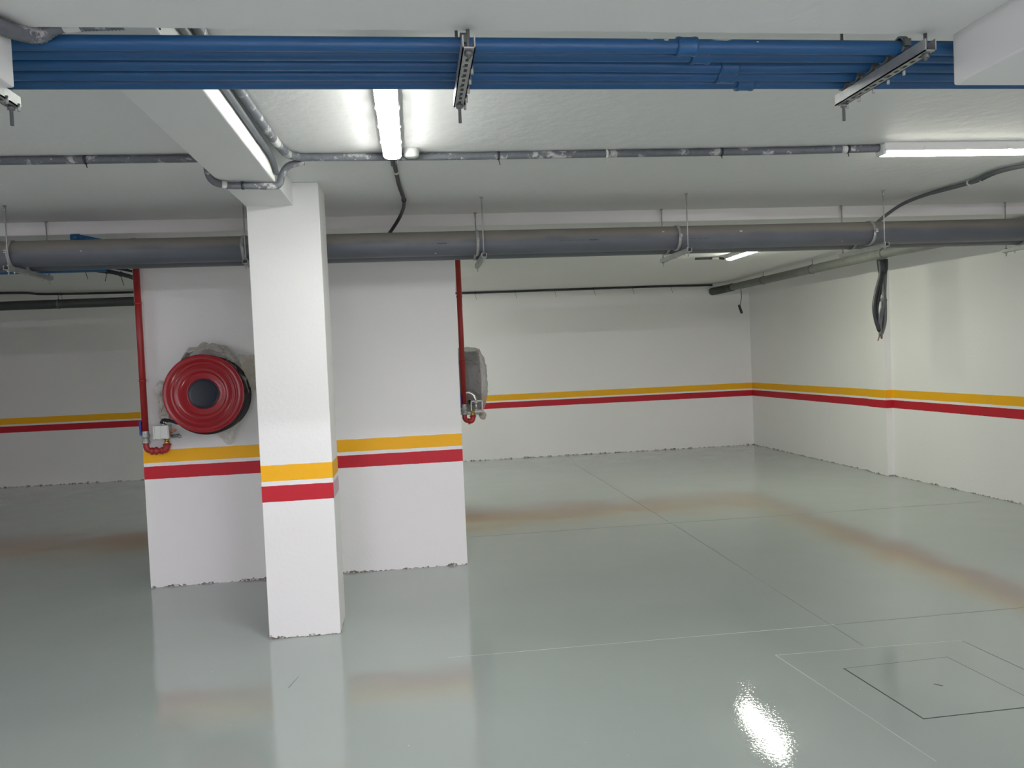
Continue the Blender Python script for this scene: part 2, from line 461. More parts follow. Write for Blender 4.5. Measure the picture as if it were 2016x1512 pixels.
# brackets carrying both drain pipes
def clamp(parent, y, x=0.0):
    b = MB(); b.lathe([(PR + 0.001, -0.010), (PR + 0.006, -0.010), (PR + 0.006, 0.010), (PR + 0.001, 0.010)], (x, y, 0.091), 'x', 48)
    b.box(x - 0.010, x + 0.010, y - PR - 0.026, y - PR - 0.004, 0.098, 0.104)
    b.box(x - 0.010, x + 0.010, y - PR - 0.026, y - PR - 0.004, 0.086, 0.092)
    b.tube([(x, y - PR - 0.018, 0.080), (x, y - PR - 0.018, 0.112)], 0.004, 8)
    return b.build('pipe_clamp', M_galv, parent)
def trapeze(x, label):
    r = empty('pipe_hanger', (x, 0, 2.236), label, 'pipe hanger', 'steel trapeze hangers under the drain pipes')
    b = MB()   # C channel, open side up
    b.box(-0.016, 0.016, 5.030, 5.615, -0.026, -0.023)
    b.box(-0.016, -0.013, 5.030, 5.615, -0.026, 0.0)
    b.box(0.013, 0.016, 5.030, 5.615, -0.026, 0.0)
    b.box(-0.013, -0.009, 5.030, 5.615, -0.003, 0.0); b.box(0.009, 0.013, 5.030, 5.615, -0.003, 0.0)
    b.build('channel', M_galv, r)
    for y in (5.060, 5.590):
        b = MB(); b.tube([(0, y, -0.055), (0, y, CEIL - 2.236)], 0.004, 10)
        rod = b.build('threaded_rod', M_galv, r)
        b = MB(); b.lathe([(0.004, -0.034), (0.010, -0.034), (0.010, -0.026), (0.004, -0.026)], (0, y, 0), 'z', 6); b.build('nut', M_galv, rod)
        b = MB(); b.lathe([(0.004, 0.000), (0.010, 0.000), (0.010, 0.008), (0.004, 0.008)], (0, y, 0), 'z', 6); b.build('nut', M_galv, rod)
        b = MB(); b.tube([(0, y, CEIL - 2.236 - 0.035), (0, y, CEIL - 2.236 - 0.004)], 0.006, 10)
        b.tube([(0, y, CEIL - 2.236 - 0.005), (0, y, CEIL - 2.236)], 0.012, 12)
        b.build('ceiling_anchor', M_galv, rod)
    clamp(r, 5.20, -0.03); clamp(r, 5.42, -0.03)
    for y in (5.13, 5.30, 5.50):
        b = MB(); b.tube([(0, y, -0.040), (0, y, -0.020)], 0.004, 8); b.build('bolt', M_galv, r)
    return r
hang0 = None
places = [(-2.405, 'trapeze hanger at the far left end of the grey pipes, beside a blue pipe'),
          (-1.018, 'trapeze hanger under the grey pipes, mostly hidden behind the white column'),
          (0.474, 'trapeze hanger under the grey pipes above the right edge of the white wall block'),
          (1.847, 'trapeze hanger under the grey pipes left of the small distant lit lamp'),
          (3.256, 'trapeze hanger under the grey pipes above the hanging cable bundle'),
          (4.610, 'trapeze hanger at the far right end of the grey pipes')]
def copy_tree(o, parent=None):
    c = o.copy(); COL.objects.link(c)
    if parent: c.parent = parent
    for ch in [k for k in bpy.data.objects if k.parent == o]: copy_tree(ch, c)
    return c
for i, (x, l) in enumerate(places):
    h = trapeze(x, l) if i == 0 else copy_tree(hang0)
    if i == 0: hang0 = h
    h.location = (x, 0, 2.236); h['label'] = l

# ================================================================== BLUE PIPES
ys = [1.927, 1.996, 2.066, 2.138, 2.200]
BR = 0.0178
blabels = ['blue water pipe nearest the foreground beam, topmost of the five in view',
           'blue water pipe second from the top of the five in view',
           'blue water pipe in the middle of the five side by side',
           'blue water pipe second from the bottom of the five in view',
           'blue water pipe at the bottom of the five in view']
for i, y in enumerate(ys):
    r = empty('water_pipe', (0, y, 2.319 if i == 0 else 2.325), blabels[i], 'pipe', 'blue water pipes side by side under the ceiling')
    dy = {2: 0.011}.get(i, 0.0)
    pts = smooth_path([(-3.2, 0, 0), (-0.5, 0, 0), (0.45, 0, 0), (0.95, dy, 0), (1.25, dy * 0.2, 0), (1.5, 0, 0), (3.2, 0, 0)], 8)
    b = MB(); b.tube(pts, BR, 20); b.build('pipe_run', M_blue, r)
    cx = [0.717, 0.779, 0.890, 0.905, 0.990][i]
    b = MB(); b.lathe([(BR + .0002, -0.026), (BR + 0.0052, -0.026), (BR + 0.0060, -0.020), (BR + 0.0045, -0.012), (BR + 0.0045, 0.012), (BR + 0.0060, 0.020), (BR + 0.0052, 0.026), (BR + .0002, 0.026)],
                      (cx, dy * (0.9 if i == 2 else 0), 0), 'x', 24)
    b.build('coupling', M_blue, r)
    if i == 0:
        for xx, s_, ang in ((0.81, 0.030, 0.75), (0.66, 0.008, 0.6), (0.90, 0.004, 0.35), (0.62, .010, .85)):
            b = MB(); rr = BR + 0.0006
            vs_ = []
            for k in range(10):
                t = 2 * PI * k / 10; q_ = R_.uniform(0.6, 1.1)
                aa = ang + 0.30 * math.sin(t) * q_ * min(1, s_ / .012); vs_.append(b.bm.verts.new((xx + s_ * q_ * math.cos(t), -rr * math.cos(aa), rr * math.sin(aa))))
            b.bm.faces.new(vs_)
            b.build('paint_splash', M_splash, r)
def blue_bracket(x, label, y0=1.815, y1=2.235, wob=0.0):
    r = empty('pipe_bracket', (x, 0, 2.302), label, 'pipe bracket', 'steel channel brackets under the blue pipes')
    b = MB()
    W = 0.015
    b.box(-W, W, y0, y1, -0.034, -0.031); b.box(-W, -W + 0.003, y0, y1, -0.034, -0.004); b.box(W - 0.003, W, y0, y1, -0.034, -0.004)
    ch = b.build('channel', M_galv, r)
    b = MB()
    y = y0 + 0.03
    while y < y1 - 0.03:
        b.box(-0.004, 0.004, y, y + 0.016, -0.0346, -0.0338); y += 0.034
    b.build('slot_row', M_gap, ch)
    for y, zt in ((y0 + 0.020, 0.016), (y1 - 0.022, CEIL - 2.302)):
        b = MB(); b.tube([(0, y, -0.085 if y > 2 else -0.050), (0, y, zt)], 0.0045, 10)
        rod = b.build('threaded_rod', M_galvd, r)
        b = MB(); b.lathe([(0.004, -0.044), (0.010, -0.044), (0.010, -0.034), (0.004, -0.034)], (0, y, 0), 'z', 6); b.build('nut', M_galvd, rod)
    for k, y in enumerate(ys):
        b = MB(); b.lathe([(BR + 0.0005, -0.008), (BR + 0.005, -0.008), (BR + 0.005, 0.008), (BR + 0.0005, 0.008)], (-0.004, y, 0.023), 'x', 24)
        b.box(-0.012, 0.004, y - 0.031, y - 0.021, 0.012, 0.030)
        b.tube([(-0.004, y, 0.0), (-0.004, y, -0.036)], 0.004, 8)
        b.build('pipe_clamp', M_galvd, r)
        b = MB(); b.tube([(W + 0.001, y + 0.02, -0.046), (W + 0.001, y + 0.02, -0.026)], 0.004, 8); b.build('bolt', M_galv, r)
    return r
blue_bracket(0.157, 'white splashed steel channel under the blue pipes near the middle of the photo')
blue_bracket(1.305, 'steel channel under the blue pipes beside the right downstand beam')
blue_bracket(-1.020, 'end of steel channel poking out beneath the left downstand beam')

# small blue pipe at the far left, behind the grey drains
r = empty('water_pipe', (-2.4, 5.56, 2.3), 'small blue pipe showing below the grey drains at far left', 'pipe')
b = MB(); b.tube([(p.x + 2.4, p.y - 5.56, p.z - 2.3) for p in smooth_path([(-5.4, 5.56, 2.275), (-2.30, 5.56, 2.275), (-2.12, 5.56, 2.275)], 6)], 0.026, 20); b.build('pipe_run', M_blue, r)
r = empty('water_pipe', (-2.2, 5.594, 2.47), 'short blue pipe stub above the grey drains at far left', 'pipe')
b = MB(); b.tube([(p.x + 2.2, p.y - 5.594, p.z - 2.47) for p in smooth_path([(-2.235, 5.594, 2.488), (-2.17, 5.594, 2.484), (-2.04, 5.60, 2.455), (-1.90, 5.602, 2.44)], 6)], 0.017, 18); b.build('pipe_run', M_blue, r)
b = MB(); b.lathe([(0.0, -0.03), (0.026, -0.03), (0.026, 0.02), (0.017, 0.02)], (-0.02, 0.0, 0.017), 'x', 24); b.build('end_fitting', M_blue, r)

# ================================================================== LAMPS
def batten(name, loc, label, M_l, rz=0.0, length=1.2, group='linear tube lamps on the ceiling'):
    r = empty(name, loc, label, 'ceiling lamp', group, rz)
    L = length / 2
    b = MB(); b.box(-0.0455, 0.0455, -L + 0.005, L - 0.005, -0.046, 0.0); b.build('housing', M_white_pl, r, bevel=0.006)
    b = MB()
    prof = [(-0.042, -0.044), (-0.043, -0.0475), (-0.033, -0.057), (-0.014, -0.063), (0.014, -0.063), (0.033, -0.057), (0.043, -0.0475), (0.042, -0.044)]
    a_ = [b.bm.verts.new((x, -L + 0.020, z)) for x, z in prof]; c_ = [b.bm.verts.new((x, L - 0.020, z)) for x, z in prof]
    for k in range(len(prof)):
        f = b.bm.faces.new((a_[k], a_[(k+1) % 8], c_[(k+1) % 8], c_[k]))
    b.bm.faces.new(a_); b.bm.faces.new(c_[::-1])
    b.build('diffuser', M_l, r)
    for s_ in (-1, 1):
        b = MB(); b.box(-0.040, 0.040, s_ * L - (0.024 if s_ > 0 else 0), s_ * L + (0 if s_ > 0 else 0.024), -0.060, -0.004)
        b.build('end_cap', M_white_pl, r, bevel=0.010)
    for t in (-0.6, -0.2, 0.2, 0.6):
        for s_ in (-1, 1):
            b = MB(); b.box(s_ * 0.046 - 0.003, s_ * 0.046 + 0.003, t * L - 0.012, t * L + 0.012, -0.043, -0.022)
            b.build('clip', M_white_pl, r)
    return r
batten('ceiling_lamp', (-0.062, 3.27, CEIL), 'lit tube lamp end on to the viewer, just behind the blue pipes', M_lamps[0])
batten('ceiling_lamp', (3.09, 3.895, CEIL), 'lit tube lamp lying crosswise at the right edge of the photo', M_lamps[1], rz=PI/2)
batten('ceiling_lamp', (3.53, 7.88, CEIL), 'small distant lit tube lamp below the grey drain pipes', M_lamps[2], length=1.0)
# unseen tubes; the bay and block ones are added to brighten sides and back
OUT = 'linear tube lamps outside the picture'
batten('ceiling_lamp', (0.25, 0.2, CEIL), 'tube lamp on the ceiling above the viewer, near the foreground beam', M_lamps[3], rz=PI/2, group=OUT)
batten('ceiling_lamp', (2.6, -4.4, CEIL), 'tube lamp on the ceiling behind the viewer, right of the bay', M_lamps[4], rz=PI/2, group=OUT)
batten('ceiling_lamp', (-1.2, -4.4, CEIL), 'tube lamp on the ceiling behind the viewer, left of the bay', M_lamps[4], rz=PI/2, group=OUT)
batten('ceiling_lamp', (-4.6, 3.3, CEIL), 'unseen tube lamp added on the ceiling of the left bay', M_lamps[5], group=OUT)
batten('ceiling_lamp', (4.6, 1.2, CEIL), 'unseen tube lamp added on the ceiling of the right bay', M_lamps[6], rz=PI/2, group=OUT)
batten('ceiling_lamp', (-0.40, 10.1, CEIL), 'unseen tube lamp added on the ceiling behind the white wall block', M_lamps[7], rz=PI/2, group=OUT)

# ================================================================== CONDUITS AND CABLES
def conduit(name, pts, r, label, material=M_conduit, corr=0.0, cat='conduit', ties=(), n=8, splash=()):
    """ties: indices-free list of (fraction along the path)"""
    P = smooth_path(pts, n)
    c0 = Vector(P[0])
    e = empty(name, tuple(c0), label, cat)
    b = MB(); b.tube([p - c0 for p in P], r, 12 if corr else 14, corr=corr, pitch=0.008); b.build('conduit_run' if corr else 'cable_run', material, e)
    L = [0.0]
    for a, q_ in zip(P, P[1:]): L.append(L[-1] + (q_ - a).length)
    def at(t):
        t *= L[-1]
        for k in range(len(P) - 1):
            if L[k+1] >= t:
                return P[k].lerp(P[k+1], (t - L[k]) / max(1e-9, L[k+1] - L[k])), (P[k+1] - P[k]).normalized()
        return P[-1], (P[-1] - P[-2]).normalized()
    for t, mm, tail in ties:
        p, d = at(t); p = p - c0
        b = MB(); b.tube([p - d * 0.006, p + d * 0.006], r + 0.004, 12)
        if tail: b.tube([p + Vector((0, 0, -r)), p + Vector((tail * 0.25, 0.0, -r - abs(tail)))], 0.0022, 6)
        b.build('cable_tie', mm, e)
    for t, ln in splash:
        p, d = at(t); p2_, _ = at(min(1, t + ln)); p = p - c0; p2_ = p2_ - c0
        b = MB(); b.tube([p, p.lerp(p2_, .3), p.lerp(p2_, .7), p2_], [r * 0.75, r + 0.0025, r + 0.002, r * 0.75], 12); b.build('paint_splash', M_splash, e)
    return e
CZ = CEIL - 0.021
conduit('conduit', [(-0.600, 1.90, CZ), (-0.597, 2.6, CZ), (-0.590, 3.3, CZ), (-0.575, 3.80, CZ), (-0.53, 3.935, CZ), (-0.42, 3.955, CZ), (0.2, 3.965, CZ), (0.7, 3.955, CZ), (1.2, 3.945, CZ), (1.8, 3.935, CZ), (2.50, 3.90, CZ)], 0.0175,
        'grey corrugated conduit along the ceiling from the column beam to the right lamp', corr=0.0022,
        ties=((0.385, M_galv, 0), (0.50, M_splash, 0.02), (0.60, M_tie, 0.03), (0.71, M_splash, 0.02), (0.83, M_tie, 0.015), (0.965, M_tie, 0.02)),
        splash=((0.33, 0.035), (0.955, 0.015)))
conduit('conduit', [(-0.626, 1.90, CEIL - 0.045), (-0.627, 2.8, CEIL - 0.045), (-0.627, 3.45, CEIL - 0.048), (-0.624, 3.80, CEIL - 0.055), (-0.628, 3.95, CEIL - 0.095)], 0.013,
        'thin grey conduit clipped along the side of the column beam', material=M_conduit_clean)
conduit('conduit', [(-0.50, 3.990, CZ - 0.012), (-0.575, 3.995, CZ - 0.030), (-0.612, 4.00, CZ - 0.075), (-0.616, 4.00, 2.49), (-0.622, 3.995, 2.465), (-0.650, 3.990, 2.450), (-0.76, 3.97, 2.449), (-0.87, 3.955, 2.450), (-0.918, 3.90, 2.460), (-0.930, 3.86, 2.50), (-0.927, 3.86, CZ)], 0.0160,
        'grey conduit looping under the column beam', corr=0.002, ties=((0.55, M_tie, 0),), splash=((0.66, 0.06),))
conduit('conduit', [(-7.0, 4.02, CZ), (-4, 4.0, CZ), (-2.0, 3.96, CZ), (-1.5, 3.955, CZ), (-0.93, 3.95, CZ)], 0.0175,
        'grey corrugated conduit along the ceiling left of the column beam', corr=0.0022, ties=((0.905, M_tie, 0.02),), splash=())
# junction box by the lamp
b = MB(); b.lathe([(0.0, -0.040), (0.030, -0.040), (0.037, -0.034), (0.040, 0.0)], (0, 0, 0), 'z', 32)
o = b.build('junction_box', M_white_pl, loc=(0.030, 3.90, CEIL)); tag(o, 'small round white junction box on the ceiling beside the near lamp', 'junction box')
conduit('cable', [(-0.062, 3.875, CEIL - 0.045), (-0.062, 3.96, CEIL - 0.060), (-0.060, 4.06, CEIL - 0.018), (-0.045, 4.6, CEIL - 0.014), (-0.022, 5.08, CEIL - 0.015), (-0.045, 5.40, CEIL - 0.030), (-0.10, 5.50, CEIL - 0.10), (-0.17, 5.53, 2.42), (-0.25, 5.535, 2.36)], 0.012,
        'dark cable hanging from the near lamp down behind the grey pipes', M_cable, cat='cable', ties=((0.62, M_tie, 0.0),), splash=((0.03, 0.06), (0.22, 0.03)))
conduit('cable', [(4.6, 3.7, CZ), (3.70, 4.32, CZ), (3.68, 4.75, CZ), (3.632, 5.10, CZ), (3.60, 5.35, CEIL - 0.04), (3.55, 5.50, 2.50), (3.45, 5.535, 2.42), (3.3, 5.54, 2.37)], 0.0125,
        'dark cable slanting down from the right lamp behind the grey pipes', M_conduit_clean, cat='cable', ties=((0.60, M_splash, 0.02),))
conduit('cable', [(4.6, 3.74, CZ), (3.735, 4.33, CZ), (3.715, 4.76, CZ), (3.655, 5.10, CZ)], 0.008,
        'thin cable running beside the thicker cable near the right lamp', M_conduit_clean, cat='cable', ties=((0.78, M_splash, 0),))
# cable under the top left corner of the foreground beam
conduit('conduit', [(-0.846, 1.77, 2.298), (-0.826, 1.83, 2.303), (-0.80, 1.884, 2.318), (-0.75, 1.885, 2.342), (-0.62, 1.886, 2.350)], 0.016,
        'dark conduit crossing the top left corner onto the blue pipes', M_conduit, corr=0.002, splash=((0.55, 0.2),))
conduit('cable', [(-0.605, 1.888, 2.362), (-0.57, 1.885, 2.358), (-0.53, 1.884, 2.360), (-0.50, 1.90, 2.42), (-0.50, 1.93, 2.585)], 0.013,
        'dark cable end rising to the ceiling above the top blue pipe', M_cable2, cat='cable', ties=((0.2, M_tie, 0.01),))
# back wall cable
tt = [(k / 7.3 + 0.03, M_tie, 0.09) for k in range(7)]
conduit('cable', [(0.20, 11.935, 2.585), (0.9, 11.94, 2.578), (2.4, 11.93, 2.580), (3.9, 11.925, 2.583), (4.35, 11.92, 2.578), (4.72, 11.90, 2.575)], 0.016,
        'black cable along the top of the back wall with dangling ties', M_cable, cat='cable', ties=tt)
conduit('cable', [(-7.5, 10.0, CZ), (-5.2, 9.9, CZ), (-4.60, 9.95, CZ), (-4.50, 10.15, CZ), (-4.25, 10.22, CZ), (-3.5, 10.28, CZ), (-2.2, 10.33, CZ)], 0.014,
        'thin wavy cable along the dim left ceiling above a dark pipe', M_cable, cat='cable', ties=((0.42, M_tie, 0.0), (0.62, M_tie, 0.05)))
# far left dark pipe
r = empty('drain_pipe', (-4, 10.3, 2.46), 'dark pipe along the top of the dim left back wall', 'pipe')
b = MB(); b.tube([(-3.9, 0.12, -0.0), (2.1, -0.16, 0.0)], 0.056, 28); b.build('pipe_run', M_dark_pvc, r)
b = MB(); b.lathe([(0.0565, -0.008), (0.060, -0.008), (0.060, 0.008), (0.0565, 0.008)], (-0.32, -0.047, 0), 'x', 28); b.tube([(-0.32, -0.047, 0.055), (-0.32, -0.047, 0.14)], 0.004, 8)
b.build('pipe_clamp', M_galvd, r)
# black bundle left of shaft block
conduit('cable', [(-3.2, 5.95, 2.50), (-2.7, 6.0, 2.44), (-2.36, 6.2, 2.350), (-2.24, 6.2, 2.330), (-2.10, 6.2, 2.290), (-1.995, 6.22, 2.24)], 0.016,
        'black cable bundle sagging beside the shaft block at left', M_cable, cat='cable', ties=((0.66, M_tie, 0.07), (0.78, M_tie, -0.06), (0.86, M_tie, 0.07)))
conduit('cable', [(-3.2, 5.98, 2.56), (-2.7, 6.05, 2.50), (-2.36, 6.24, 2.385), (-2.24, 6.24, 2.365), (-2.10, 6.24, 2.335), (-1.995, 6.26, 2.295)], 0.010,
        'thin black cable above the sagging bundle at left', M_cable, cat='cable')

# ================================================================== RIGHT WALL PIPE
r = empty('drain_pipe', (4.87, 8.5, 2.47), 'grey pipe running along the right wall to the back corner', 'pipe')
b = MB(); b.tube([(0.0, 3.00, 0.025), (-0.005, -0.9, 0.005), (0.03, -1.9, -0.010), (0.04, -2.85, -0.022)], 0.052, 28); b.build('pipe_run', M_pvc2, r)
b = MB(); b.tube(smooth_path([(0.0, 2.96, 0.025), (0.0, 3.12, 0.025), (-0.03, 3.22, 0.020), (-0.10, 3.30, 0.010), (-0.14, 3.44, 0.005)], 5), 0.060, 24); b.build('elbow', M_dark_pvc, r)
for y, z in ((-0.93, 0.005), (0.55, 0.013), (1.90, 0.02)):
    b = MB(); b.lathe([(0.053, -0.008), (0.058, -0.008), (0.058, 0.008), (0.053, 0.008)], (-0.002, y, z), 'y', 28)
    b.tube([(0, y, z + 0.05), (0, y, 0.13)], 0.004, 8)
    b.build('pipe_clamp', M_galvd, r)
# hanging cable bundle
r = empty('cable_bundle', (4.86, 7.62, 2.414), 'bundle of loose cables hanging from the pipe by the right wall', 'cable bundle')
def hangc(pts, rad, mm, nm='cable'):
    b = MB(); b.tube(smooth_path(pts, 8), rad, 10); return b.build(nm, mm, r)
hangc([(-0.012, 0, 0.0), (-0.008, 0, -0.15), (-0.045, 0.02, -0.32), (-0.078, 0.02, -0.48), (-0.070, 0.01, -0.62), (-0.040, 0, -0.74)], 0.022, M_cable)
hangc([(-0.008, 0.01, 0.0), (0.000, 0.01, -0.20), (-0.020, 0.02, -0.36), (-0.050, 0.02, -0.50), (-0.052, 0.01, -0.64), (-0.036, 0, -0.75)], 0.018, M_cable)
hangc([(0.050, 0, 0.0), (0.042, 0, -0.15), (0.040, 0.02, -0.35), (0.030, 0.0, -0.50), (0.020, 0.0, -0.66), (-0.015, 0, -0.77)], 0.019, M_cable2)
hangc([(0.015, 0, 0.0), (0.015, 0.02, -0.20), (0.012, -0.01, -0.40), (-0.012, 0.0, -0.56), (-0.032, 0.0, -0.68), (-0.028, 0, -0.78)], 0.020, M_cable2)
hangc([(0.034, 0.02, 0.0), (0.028, 0.03, -0.12), (0.022, 0.02, -0.30), (0.018, 0.02, -0.48), (0.002, 0.01, -0.62), (-0.025, 0, -0.76)], 0.018, M_cable)
hangc([(0.0, 0, -0.35), (-0.02, -0.02, -0.48), (-0.045, -0.01, -0.60), (-0.050, 0.0, -0.72)], 0.010, M_conduit)
b = MB(); b.tube([(-0.035, 0, -0.76), (-0.045, 0, -0.80), (-0.062, 0.0, -0.845)], [0.012, 0.007, 0.005], 8); b.build('bare_end', M_bare, r)
b = MB(); b.tube([(-0.020, 0, -0.76), (-0.018, 0, -0.825)], [0.016, 0.009], 8); b.build('bare_end', M_bare, r)
b = MB(); b.tube([(0.014, 0.0, -0.41), (0.010, 0.0, -0.435)], 0.036, 12); b.build('cable_tie', M_cable2, r)
b = MB(); b.tube([(0.02, 0.01, 0.0), (0.022, 0.01, -0.10), (0.02, 0.01, -0.15)], [0.055, 0.050, 0.038], 12); b.build('sleeve', M_cable, r)
# loose plug on wire
r = empty('cable', (4.885, 11.2, 2.435), 'short black plug dangling on a thin wire in the back right corner', 'cable')
b = MB(); b.tube([(0, 0, 0.0), (0.005, 0, -0.12), (-0.02, 0, -0.235)], 0.005, 8); b.build('wire', M_cable, r)
b = MB(); b.tube([(-0.045, 0, -0.23), (-0.035, 0, -0.245), (0.0, 0, -0.35), (0.002, 0, -0.36)], [0.012, 0.019, 0.019, 0.010], 12); b.build('plug', M_cable, r)
# stub bracket beside the far lamp
conduit('cable', [(3.485, 8.42, CEIL - 0.035), (3.44, 8.48, CEIL - 0.02), (3.38, 8.52, CEIL - 0.015), (3.20, 8.55, CEIL - 0.012)], 0.013,
        'short dark cable feeding the small distant lamp', M_cable, cat='cable', splash=((0.15, 0.3),))

# ================================================================== HOSE REELS
def film_sheet(parent, name, fn, nu, nv, material, amp, seed, thick=0.0008):
    b = MB(); g = []
    for i in range(nu + 1):
        row = []
        for j in range(nv + 1):
            p = Vector(fn(i / nu, j / nv))
            d = noise.noise_vector(p * 17 + Vector((seed, seed, seed))) * amp + noise.noise_vector(p * 50 + Vector((seed, 0, 3))) * amp * 0.45
            row.append(b.bm.verts.new(p + d))
        g.append(row)
    for i in range(nu):
        for j in range(nv):
            b.bm.faces.new((g[i][j], g[i+1][j], g[i+1][j+1], g[i][j+1]))
    return b.build(name, material, parent, recalc=False)

RR = 0.274
def hose_reel(loc, rz, label, wrapped):
    """local: front disc in the plane y=0 facing -y, wall at y=+0.235"""
    r = empty('hose_reel', loc, label, 'fire hose reel', 'fire hose reels on the white wall block', rz)
    # front disc with pressed rings
    prof = [(0.104, -0.004), (0.108, -0.008), (0.114, -0.007), (0.140, -0.006), (0.150, -0.006), (0.154, -0.003), (0.160, -0.002), (0.192, -0.001), (0.196, -0.005),
            (0.200, -0.001), (0.216, 0.000), (0.220, -0.004), (0.224, 0.000), (0.250, 0.001), (0.262, -0.001), (RR - 0.004, -0.004), (RR, 0.000), (RR, 0.004), (RR - 0.004, 0.005), (0.10, 0.006)]
    b = MB(); b.lathe(prof, (0, 0, 0), 'y', 96); d1 = b.build('front_disc', M_red, r)
    b = MB(); b.lathe([(0.0, 0.000), (0.085, 0.000), (0.098, -0.002), (0.1035, -0.006), (0.105, -0.002), (0.105, 0.004)], (0, 0, 0), 'y', 64); b.build('hub_cover', M_hub, d1)
    # back disc and drum
    b = MB(); b.lathe([(0.03, 0.180), (RR - 0.004, 0.180), (RR, 0.177), (RR, 0.186), (RR - 0.004, 0.190), (0.03, 0.190)], (0.010, 0, -0.014), 'y', 96); b.build('back_disc', M_hub, r)
    b = MB(); b.lathe([(0.10, 0.006), (0.10, 0.18)], (0, 0, 0), 'y', 48); b.build('drum', M_red, r)
    # coiled hose, wound layer by layer
    pts = []
    N = 6; turns_r = [0.262, 0.237]
    b = MB()
    for Rr in turns_r:
        for k in range(N):
            b.torus((0.010, 0.020 + k * 0.0272, -0.014), 'y', Rr - 0.0008, 0.0135, 64, 8)
    b.build('hose_coil', M_rubber, r)
    # wall bracket
    b = MB(); b.box(-0.05, 0.05, 0.190, 0.236, -0.13, 0.13); b.build('wall_bracket', M_red, r, bevel=0.004)
    # hose tail down to the nozzle holder
    b = MB(); b.tube(smooth_path([(-0.16, 0.10, -0.215), (-0.22, 0.10, -0.20), (-0.262, 0.11, -0.185), (-0.31, 0.11, -0.175), (-0.325, 0.10, -0.20)], 6), 0.011, 12); b.build('hose_tail', M_rubber, r)
    # nozzle holder box with fittings
    hx, hz = -0.323, -0.262
    if wrapped:
        return r
    b = MB()
    b.box(hx - 0.052, hx + 0.052, 0.080, 0.165, hz - 0.045, hz + 0.050)
    box = b.build('nozzle_holder', M_white_pl, r, bevel=0.006)
    for t in (-0.046, -0.006, 0.040):
        b = MB(); b.box(hx + t - 0.005, hx + t + 0.005, 0.074, 0.082, hz - 0.045, hz + 0.048); b.build('rib', M_white_pl, box)
    b = MB(); b.tube([(hx + 0.012, 0.11, hz + 0.050), (hx + 0.012, 0.11, hz + 0.062)], 0.016, 14); b.tube([(hx + 0.016, 0.11, hz + 0.06), (hx + 0.010, 0.11, hz + 0.088)], 0.008, 12)
    b.tube([(hx + 0.030, 0.11, hz + 0.05), (hx + 0.030, 0.11, hz + 0.078)], 0.006, 10); b.build('nozzle', M_chrome, r)
    b = MB(); b.tube([(hx + 0.050, 0.11, hz - 0.004), (hx + 0.10, 0.09, hz + 0.014)], [0.011, 0.006], 8); b.build('lever', M_orange, r)
    b = MB(); b.tube([(hx + 0.050, 0.12, hz - 0.030), (hx + 0.095, 0.10, hz - 0.030), (hx + 0.118, 0.10, hz - 0.020)], [0.012, 0.011, 0.006], 8); b.torus((hx + 0.118, 0.10, hz - 0.034), 'y', 0.010, 0.0025, 16, 6); b.build('lever', M_galvd, r)
    b = MB(); b.box(hx - 0.03, hx + 0.03, 0.16, 0.236, hz - 0.02, hz + 0.02); b.build('holder_bracket', M_galvd, r)
    return r

